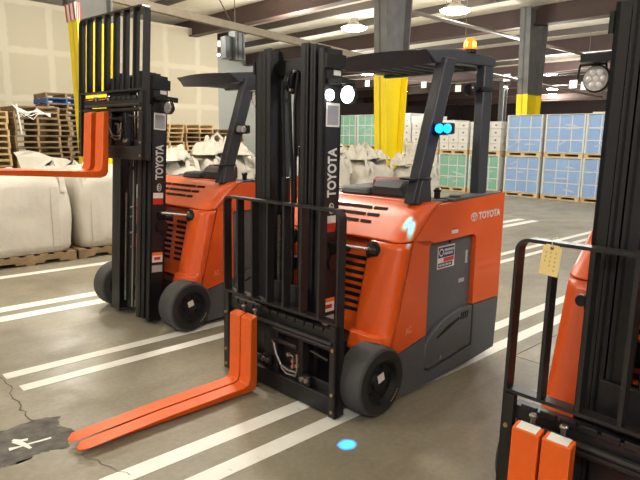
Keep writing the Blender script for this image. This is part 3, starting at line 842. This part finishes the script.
def pstack(x, y, n, desc, meshes, h=.142, grp='pallets', blue=()):
    for i in range(n):
        o = D.objects.new('wooden_pallet', PMB if i in blue else random.choice(meshes)); COL.objects.link(o)
        o.location = (x+random.uniform(-.03,.03), y+random.uniform(-.03,.03), i*h+.001); o.rotation_euler = (0,0,R(random.uniform(-1.5,1.5)))
        pos = 'topmost' if i == n-1 else ('lowest' if i == 0 else None)
        lb = (pos+' pallet of '+desc) if pos else 'wooden pallet within '+desc
        if i in blue: lb = 'blue painted pallet near the top of '+desc
        tag(o, lb, 'pallet', 'pallets in '+desc)
pstack(4.60,15.55,16,'the brown stack left of the first column', PM)
pstack(5.75,16.72,19,'the tall stack behind the first column', PM, blue=(17,))
pstack(3.42,15.5,15,'the stack at the left edge of the photo', PML)
pstack(9.2,17.6,14,'the pale stack right of the left mast', PML)
pstack(10.35,17.6,14,'the stack next to the wall corner', PM+PML)
pstack(11.45,17.4,13,'the stack just left of the middle roof tip', PM+PML)
pstack(8.1,17.6,15,'the stack behind the left mast', PML)
# stretch wrap bits on the brown stack
mb = MB()
for i in range(5):
    mb.tube([(4.05+i*.03,15.0,2.30-i*.03),(4.3+i*.05,14.98,2.02+.1*math.sin(i)),(4.6,14.98,2.2-.03*i),(4.9,14.99,2.02+.02*i)], .012, 5)
mb.tube([(4.15,15.0,2.3),(4.18,14.97,1.95),(4.22,14.98,1.6)], .022, 5)
tag(obj('stretch_wrap', mb, FLUOT), 'torn white stretch wrap draped over the brown pallet stack', 'plastic wrap')

# ------------------------------------------------------------ bulk bags
def bag_mesh(w, d, h, seed, lean=0., full=1., crumple=.03):
    mb = MB(); nx, nz = 14, 16; rings = []
    rnd = random.Random(seed)
    for k in range(nz+1):
        t = k/nz; z = h*t
        bulge = 1-.03*(1-math.sin(math.pi*min(1, t*1.02)))
        e = 8.5 if t < .93 else 5
        if t > .93: bulge *= 1-(t-.93)*1.2
        if t < .06: bulge *= .94+t
        ring = []
        N = 44
        for j in range(N):
            a = 2*math.pi*j/N; c, s = math.cos(a), math.sin(a)
            r_ = (abs(c)**e+abs(s)**e)**(-1/e)
            x, y = w/2*r_*c*bulge, d/2*r_*s*bulge
            nv = noise.noise(Vector((x*2.2+seed*3, y*2.2, z*2.0)))+.5*noise.noise(Vector((x*6+seed, y*6, z*5)))+(.45*noise.noise(Vector((x*13+seed, y*13, z*11))) if crumple > .05 else 0)
            am = crumple*(1+2.5*max(0, t-.75)); x += c*nv*am; y += s*nv*am
            zz = z+(noise.noise(Vector((x*3, y*3, seed)))*.10*max(0, t-.8)*5*(crumple/.03))
            ring.append((x+lean*t, y, max(zz, 0)))
        rings.append(ring)
    vs = [p for r_ in rings for p in r_]; N = 44
    fs = [(k*N+j, k*N+(j+1) % N, (k+1)*N+(j+1) % N, (k+1)*N+j) for k in range(nz) for j in range(N)]
    # top with folds
    prev = (nz)*N
    for q, f_ in enumerate((.8,.55,.3,.08)):
        o = len(vs)
        for j in range(N):
            x, y, z = rings[-1][j]; x, y = (x-lean)*f_+lean, y*f_
            vs.append((x, y, h+.02+.06*min(1.2, crumple/.03)*(1-f_)+noise.noise(Vector((x*6+seed, y*6, 1.3)))*.09*min(1.6, crumple/.03)))
        fs += [(prev+j, prev+(j+1) % N, o+(j+1) % N, o+j) for j in range(N)]; prev = o
    fs.append(tuple(prev+j for j in range(N)))
    mb.add(vs, fs); return mb
def ribbon(mb, pts, w, t=.006):
    pts = [Vector(p) for p in pts]; vs = []
    for i, p in enumerate(pts):
        tt = (pts[min(i+1, len(pts)-1)]-pts[max(i-1, 0)]).normalized()
        s = tt.cross(Vector((.25,1,.1))).normalized() if False else Vector((w/2, 0, 0)) if abs(tt.x) < .7 else Vector((0, 0, w/2))
        vs += [(p+s)[:], (p-s)[:], (p-s+Vector((0,-t,0)))[:], (p+s+Vector((0,-t,0)))[:]]
    fs = []
    for i in range(len(pts)-1):
        a, b = 4*i, 4*i+4
        for k in range(4): fs.append((a+k, a+(k+1) % 4, b+(k+1) % 4, b+k))
    mb.add(vs, fs)
def bag(x, y, z, w, d, h, seed, label, rz=0, crumple=.03, loops=True, grp='white bulk bags'):
    T = thing('bulk_bag', label, 'bulk bag', (x, y, z), R(rz), grp)
    obj('bag_body', bag_mesh(w, d, h, seed, crumple=crumple), SLEEVE, T, ang=60)
    if crumple < .035:
        for sx in (-1,1):
            mb = MB(); vs = []
            for k in range(13):
                z = h*(.01+.86*k/12); yy = -d/2*(1-.03*(1-math.sin(math.pi*min(1, z/h))))-.006
                if k == 0: yy += .02
                vs += [(sx*w*.30-.045, yy, z), (sx*w*.30+.045, yy, z)]
            mb.add(vs, [(2*i, 2*i+1, 2*i+3, 2*i+2) for i in range(12)]); o = obj('webbing_band', mb, mat('webbing', (199, 194, 182), .85, var=.06, scale=30), T, smooth=False)
            sd = o.modifiers.new('s', 'SOLIDIFY'); sd.thickness = .005
    if loops:
        rnd = random.Random(seed)
        for (sx, sy) in ((-1,-1),(1,-1)):
            mb = MB(); x0 = sx*w*.40; yy = -d/2*.93
            k = rnd.uniform(.06,.20)
            pts = [(x0, yy-.015, h*.80), (x0, yy+.0, h*.95), (x0+sx*-.02, yy+.05, h+k*.7), (x0-sx*.06, yy+.10, h+k), (x0-sx*.14, yy+.10, h+k*.75), (x0-sx*.17, yy+.03, h*.99), (x0-sx*.18, yy-.02, h*.86)]
            ribbon(mb, pts, .07); o = obj('lifting_loop', mb, SLEEVE, T, smooth=False)
    return T
bag(2.08,7.98,.13,1.16,.98,.95,1,'full white bulk bag on a pallet at the left edge, nearest the camera')
bag(3.24,8.0,.13,1.02,.98,.98,5,'full white bulk bag on a pallet just left of the left mast')
bag(.80,7.98,.13,1.12,.98,.94,12,'white bulk bag beyond the left edge of the front row')
# folded flap of a bag behind, rising above the raised forks
T = bag(2.86,9.05,.13,.90,.8,.88,8,'white bulk bag with a tall pointed flap standing behind the front bags', crumple=.05)
mb = MB(); mb.add([(-0.405,-0.270,0.896),(-0.473,-0.252,1.162),(-0.507,-0.234,1.220),(-0.320,-0.225,1.249),(-0.167,-0.180,1.220),(0.003,-0.180,1.148),(0.232,-0.180,1.119),(0.403,-0.180,1.004),(0.403,-0.090,0.860),(-0.388,-0.108,0.860),(-0.405,-0.090,1.148),(-0.150,-0.018,1.177),(0.275,-0.018,1.076)],
        [(0,1,5),(1,2,3),(1,3,4,5),(0,5,6),(0,6,7,8),(9,10,11,12,8),(1,10,9,0),(5,11,12,6),(3,4,11,10),(2,3,10)]); obj('flap', mb, SLEEVE, T, smooth=False)
bx = [(4.35,8.35,.98,.06),(5.5,8.45,1.05,.075),(6.65,8.5,1.0,.06),(7.8,8.4,.98,.06),(8.95,8.3,.92,.08),(10.1,7.9,.78,.07),(9.1,9.6,1.02,.09),(11.55,9.3,.98,.09)]
names = ['crumpled bulk bag behind the hood of the left forklift','bulk bag with a loop standing up, right of the left mast','bulk bag seen behind the left forklift front post','bulk bag half hidden by the middle mast','bulk bag with loose top right of the middle mast','low bulk bag before the wide yellow column',
 'loose-topped bag at the back of the heap, left end','slack bag at the back of the heap right of the column']
for i, (x, y, h, cr) in enumerate(bx): bag(x, y, .13, 1.03, .95, h, 20+i, names[i], rz=(-3,4,2,-5,3,6,-8,5,2,-4,7)[i], crumple=cr)
def sack(x, y, z, s, seed, label):
    mb = MB(); n = 30; vs = []
    for i in range(n):
        for j in range(n):
            u, v = i/(n-1)-.5, j/(n-1)-.5
            r_ = max(0, 1-4*(u*u+v*v)*.9)
            hgt = .16*min(1, r_*2)+.24*noise.noise(Vector((u*6+seed, v*6, 0)))*min(1, r_*2)+.22*noise.noise(Vector((u*12, v*12+seed, 2)))*min(1, r_*2)
            vs.append((u*s*1.0, v*s*.9, max(.0, hgt*s*.8)))
    mb.add(vs, [(i*n+j, (i+1)*n+j, (i+1)*n+j+1, i*n+j+1) for i in range(n-1) for j in range(n-1)])
    T = thing('empty_sack', label, 'sack', (x, y, z), seed, 'slack sacks on the bags')
    o = obj('sack_body', mb, SLEEVE, T, ang=50); sd = o.modifiers.new('s', 'SOLIDIFY'); sd.thickness = .01
    mb = MB(); ribbon(mb, [(-.1,0,.12*s),(-.12,0,.30*s),(-.04,0,.36*s),(.04,0,.28*s),(.03,0,.12*s)], .05); obj('lifting_loop', mb, SLEEVE, T, smooth=False)
sk = ['slack sack lying on the heap nearest the middle mast','slack sack on the heap in front of the yellow column foot','slack sack at the back of the heap right of the column','slack sack on the bag behind the left forklift hood','slack sack on top of bag left of the sloping left post','slack sack on the far heap left of the yellow column','slack sack on the far heap right of the yellow column']
for i, (x, y, z) in enumerate(((8.95,8.3,1.12),(10.1,7.9,.98),(11.55,9.3,1.18),(4.35,8.35,1.18),(5.5,8.45,1.25),(9.1,9.6,1.22))): sack(x, y, z+.05, .98, 3+i*2.3, sk[i])
# low pallets under the bags
def low_pallet(x, y, label, m=WOOD2):
    mb = MB(); w, d = 1.12, 1.0
    for j in range(3): 
        yy = -d/2+.02+j*(d-.04)/2
        mb.prism([(-w/2,.02),(-w/2+.20,.02),(-w/2+.22,.05),(-w/2+.38,.05),(-w/2+.40,.02),(w/2-.40,.02),(w/2-.38,.05),(w/2-.22,.05),(w/2-.20,.02),(w/2,.02),(w/2,.108),(-w/2,.108)], 'y', yy-.02, yy+.02)
    for k in range(7):
        xx = -w/2+.05+k*(w-.1)/6; mb.box(xx-.05,xx+.05,-d/2,d/2,.108,.125)
    for k in range(3):
        xx = -w/2+.05+k*(w-.1)/2; mb.box(xx-.05,xx+.05,-d/2,d/2,.002,.02)
    o = obj('wooden_pallet', mb, m, smooth=False, loc=(x, y, 0)); tag(o, label, 'pallet', 'pallets under the bulk bags')
low_pallet(2.09,7.98,'wooden pallet under the bulk bag at the left edge')
low_pallet(3.25,8.0,'wooden pallet under the bag just left of the left mast'); low_pallet(.85,7.98,'wooden pallet under the bag beyond the left edge')
low_pallet(2.82,9.05,'wooden pallet under the bag with the tall flap')
for i, (x, y, h, cr) in enumerate(bx): low_pallet(x, y, 'wooden pallet under the '+names[i])

# ------------------------------------------------------------ crate loads at the back
WRAP = mat('stretch_film', (225, 232, 235), .2, alpha=.27)
BLUEC = mat('crate_blue', (96, 156, 222), .5, var=.1, scale=3); GREENC = mat('crate_green', (52, 168, 124), .5, var=.08, scale=3)
WHITEC = mat('carton_white', (206, 204, 198), .7, var=.06, scale=4); TRIMW = mat('corner_board', (214, 214, 208), .6)
GREYC = mat('crate_side_grey', (150, 145, 140), .6)
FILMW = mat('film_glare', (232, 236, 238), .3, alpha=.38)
def crate_load(x, y, z, w, h, kind, label, seed, d=1.1):
    T = thing('crate_load', label, 'pallet load', (x, y, z), R(random.uniform(-.5,.5)), 'wrapped pallet loads at the back')
    mb = MB()
    for (a, b) in ((0,.03),(.09,.12)): mb.box(0,d,-w/2,w/2,a,b)
    for q in (-w/2, -.06, w/2-.12): mb.box(0,d,q,q+.12,.03,.09)
    obj('pallet', mb, WOOD, T, smooth=False)
    b0 = .125; H = h-b0
    if kind in ('blue','green'):
        mb = MB(); c = BLUEC if kind == 'blue' else GREENC
        nx = 3
        for i in range(nx):
            for j in range(3):
                y0 = -w/2+.03+i*(w-.06)/nx; z0 = b0+j*H/3; mb.box(.03,d-.03,y0+.016,y0+(w-.06)/nx-.016,z0+.016,z0+H/3-.016)
        obj('crate', mb, c, T, bevel=.01)
        mb = MB(); mb.box(.04,d-.04,-w/2+.035,w/2-.035,b0,b0+H-.01); obj('divider', mb, TRIMW, T, smooth=False)
        mb = MB()
        for sy in (-1,1):
            for xx in (0,d-.04): mb.box(xx,xx+.04,sy*w/2,sy*(w/2-.04),b0,b0+H)
            mb.box(.08,d-.08,sy*(w/2-.005),sy*(w/2-.02),b0+.01,b0+H-.02)
        mb.box(0,d,-w/2,w/2,b0+H,b0+H+.015)
        obj('corner_board', mb, TRIMW, T, smooth=False)
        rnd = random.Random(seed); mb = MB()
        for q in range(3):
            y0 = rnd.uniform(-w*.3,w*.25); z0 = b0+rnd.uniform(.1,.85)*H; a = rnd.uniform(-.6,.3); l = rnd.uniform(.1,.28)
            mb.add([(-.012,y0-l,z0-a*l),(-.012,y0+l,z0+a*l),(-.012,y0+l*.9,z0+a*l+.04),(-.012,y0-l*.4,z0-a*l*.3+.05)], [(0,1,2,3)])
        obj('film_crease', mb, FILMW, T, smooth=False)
        mb = MB(); mb.box(-.008,d+.008,-w/2-.008,w/2+.008,b0,b0+H*.98); obj('stretch_film', mb, WRAP, T, smooth=False)
    else:
        mb = MB(); n = 4
        for j in range(n):
            for i in range(3):
                y0 = -w/2+i*w/3; z0 = b0+j*H/n; mb.box(.0,d,y0+.006,y0+w/3-.006,z0+.006,z0+H/n-.004)
        obj('carton', mb, WHITEC if kind == 'white' else mat('carton_beige', (196,182,158), .7), T, smooth=False)
        mb = MB()
        for j in range(n):
            for i in range(3):
                y0 = -w/2+(i+.5)*w/3; z0 = b0+(j+.5)*H/n; mb.box(-.003,0,y0-.03,y0+.03,z0-.03,z0+.02)
        obj('carton_print', mb, mat('print_dark', (110,105,105), .6), T, smooth=False)
    return T
row = [(5.85,1.05,'blue','blue','right blue'),(6.93,1.06,'blue','blue','middle blue'),(8.08,1.05,'blue','blue','left blue'),
       (9.30,1.02,'green','white','right green'),(10.40,1.02,'green','white','centre green'),(11.5,1.05,'white','white','white'),(12.6,1.05,'white','white','far white')]
for i, (y, w, lo, up, nm) in enumerate(row):
    base = {'blue':'blue crates','green':'green crates','white':'white cartons'}
    pos = ['cut by the right mast','second from the right mast','third from the right mast','just left of the blue crates','seen below the rear roof post','behind the sloping roof post','just right of the yellow column'][i]
    crate_load(15.3, y, 0, w, 1.13, lo, 'wrapped load of %s on the floor, %s' % (base[lo], pos), i)
    crate_load(15.3, y, 1.146, w, 1.13 if up == 'blue' else .98, up, 'wrapped load of %s on the upper tier, %s' % (base[up], pos), i+20)
for i, y in enumerate((14.2, 15.3, 16.4)):
    crate_load(15.5, y, 0, 1.03, 1.2, 'green', 'wrapped load of green crates on the floor, number %s rightward of the middle mast' % ['first','second','third'][i], i+50)
    crate_load(15.5, y, 1.215, 1.03, 1.2, 'green', 'upper load of green crates, %s' % ['next to the yellow column','right beside the middle mast','seen between the two mast uprights'][i], i+60)
for i, (x, y, h) in enumerate(((21,8.0,2.6),(21,9.3,2.55),(21,17.2,2.75),(21,16,2.6),(21,14.8,2.4),(21,18.4,2.5),(21,20,2.5),(21,21.5,2.5))):
    crate_load(x, y, 0, 1.15, h, 'beige' if i < 2 else 'white', ['beige carton load behind the blue crates, right one','beige carton load behind the blue crates, left one','tall white carton load behind the bags, left','tall white carton load behind the sloping post','white carton load behind the rear roof post','white carton load right behind yellow column','white carton load left of yellow column','white carton load behind the middle mast'][i], i+80)
# grey steel bin by the heap
mb = MB(); mb.box(0,.9,-.7,.7,.0,1.15); 
tag(obj('steel_bin', mb, mat('bin_grey', (112,120,122), .5), smooth=False, loc=(13.2,12.4,0), bevel=.02), 'grey steel bin left of the yellow column behind the heap of bags', 'bin')

# ------------------------------------------------------------ lights
def area(loc, size, power, col=(1,.95,.86), rot=(0,0,0)):
    l = D.lights.new('lamp', 'POINT'); l.shadow_soft_size = size/2; l.energy = power; l.color = col
    o = D.objects.new('high_bay_light', l); COL.objects.link(o); o.location = loc; return o
W = (1,.93,.82); Nn = (1,.97,.92)
for (x, y, p, c) in ((3.6,6.0,470,W),(-2.5,6.0,360,W),(4.8,-2.5,420,Nn),(-2.5,-2.5,460,Nn),(4.5,13.0,420,W),(11.5,4.5,420,Nn),(11.0,13.0,460,W),(18,9.5,520,Nn),(18,18,620,Nn),(27,13,800,Nn),(27,24,900,Nn),(38,18,1200,Nn),(49,24,1500,Nn)):
    area((x, y, 4.35), .36 if x < 4 else .8, p, c)
def spot(loc, tgt, ang, power, col, blend=.2, size=.01):
    l = D.lights.new('spot', 'SPOT'); l.energy = power; l.color = col; l.spot_size = R(ang); l.spot_blend = blend; l.shadow_soft_size = size
    o = D.objects.new('blue_spot', l); COL.objects.link(o); o.location = loc
    o.rotation_euler = (Vector(tgt)-Vector(loc)).to_track_quat('-Z', 'Y').to_euler(); return o
def w2(x, y, z):
    a = R(2.072); return (2.118+x*math.cos(a)-y*math.sin(a), 2.715+x*math.sin(a)+y*math.cos(a), z)
spot(w2(.86,-.62,1.66), (2.02,1.94,0), 2.8, 2600, (.0,.24,1), .35)
spot(w2(.85,-.62,1.66), w2(.580,-.585,1.082), 4.4, 2600, (.0,.24,1), .8)
spot(w2(.85,-.64,1.66), w2(.582,-.625,1.075), 3.8, 2600, (.0,.24,1), .8)
# ------------------------------------------------------------ world, camera
wd = D.worlds.new('World'); SC.world = wd; wd.use_nodes = True
wd.node_tree.nodes['Background'].inputs['Color'].default_value = (1, .96, .88, 1)
wd.node_tree.nodes['Background'].inputs['Strength'].default_value = .45
cam = D.cameras.new('camera'); co = D.objects.new('camera', cam); COL.objects.link(co); SC.camera = co
h_, p_, r_ = R(47.03), R(10.138), R(.656)
fw = Vector((math.cos(h_)*math.cos(p_), math.sin(h_)*math.cos(p_), -math.sin(p_)))
rt = Vector((math.sin(h_), -math.cos(h_), 0)); up = rt.cross(fw)
c_, s_ = math.cos(r_), math.sin(r_)
X = c_*rt+s_*up; Y = -s_*rt+c_*up; Zc = -fw
M = Matrix((X, Y, Zc)).transposed().to_4x4(); M.translation = (0, 0, 1.6)
co.matrix_world = M
cam.sensor_width = 36; cam.lens = 572.28/640*36; cam.clip_end = 200; cam.clip_start = .02
SC.view_settings.view_transform = 'Standard'; SC.view_settings.look = 'None'; SC.view_settings.gamma = 1
SC.view_settings.exposure = .06
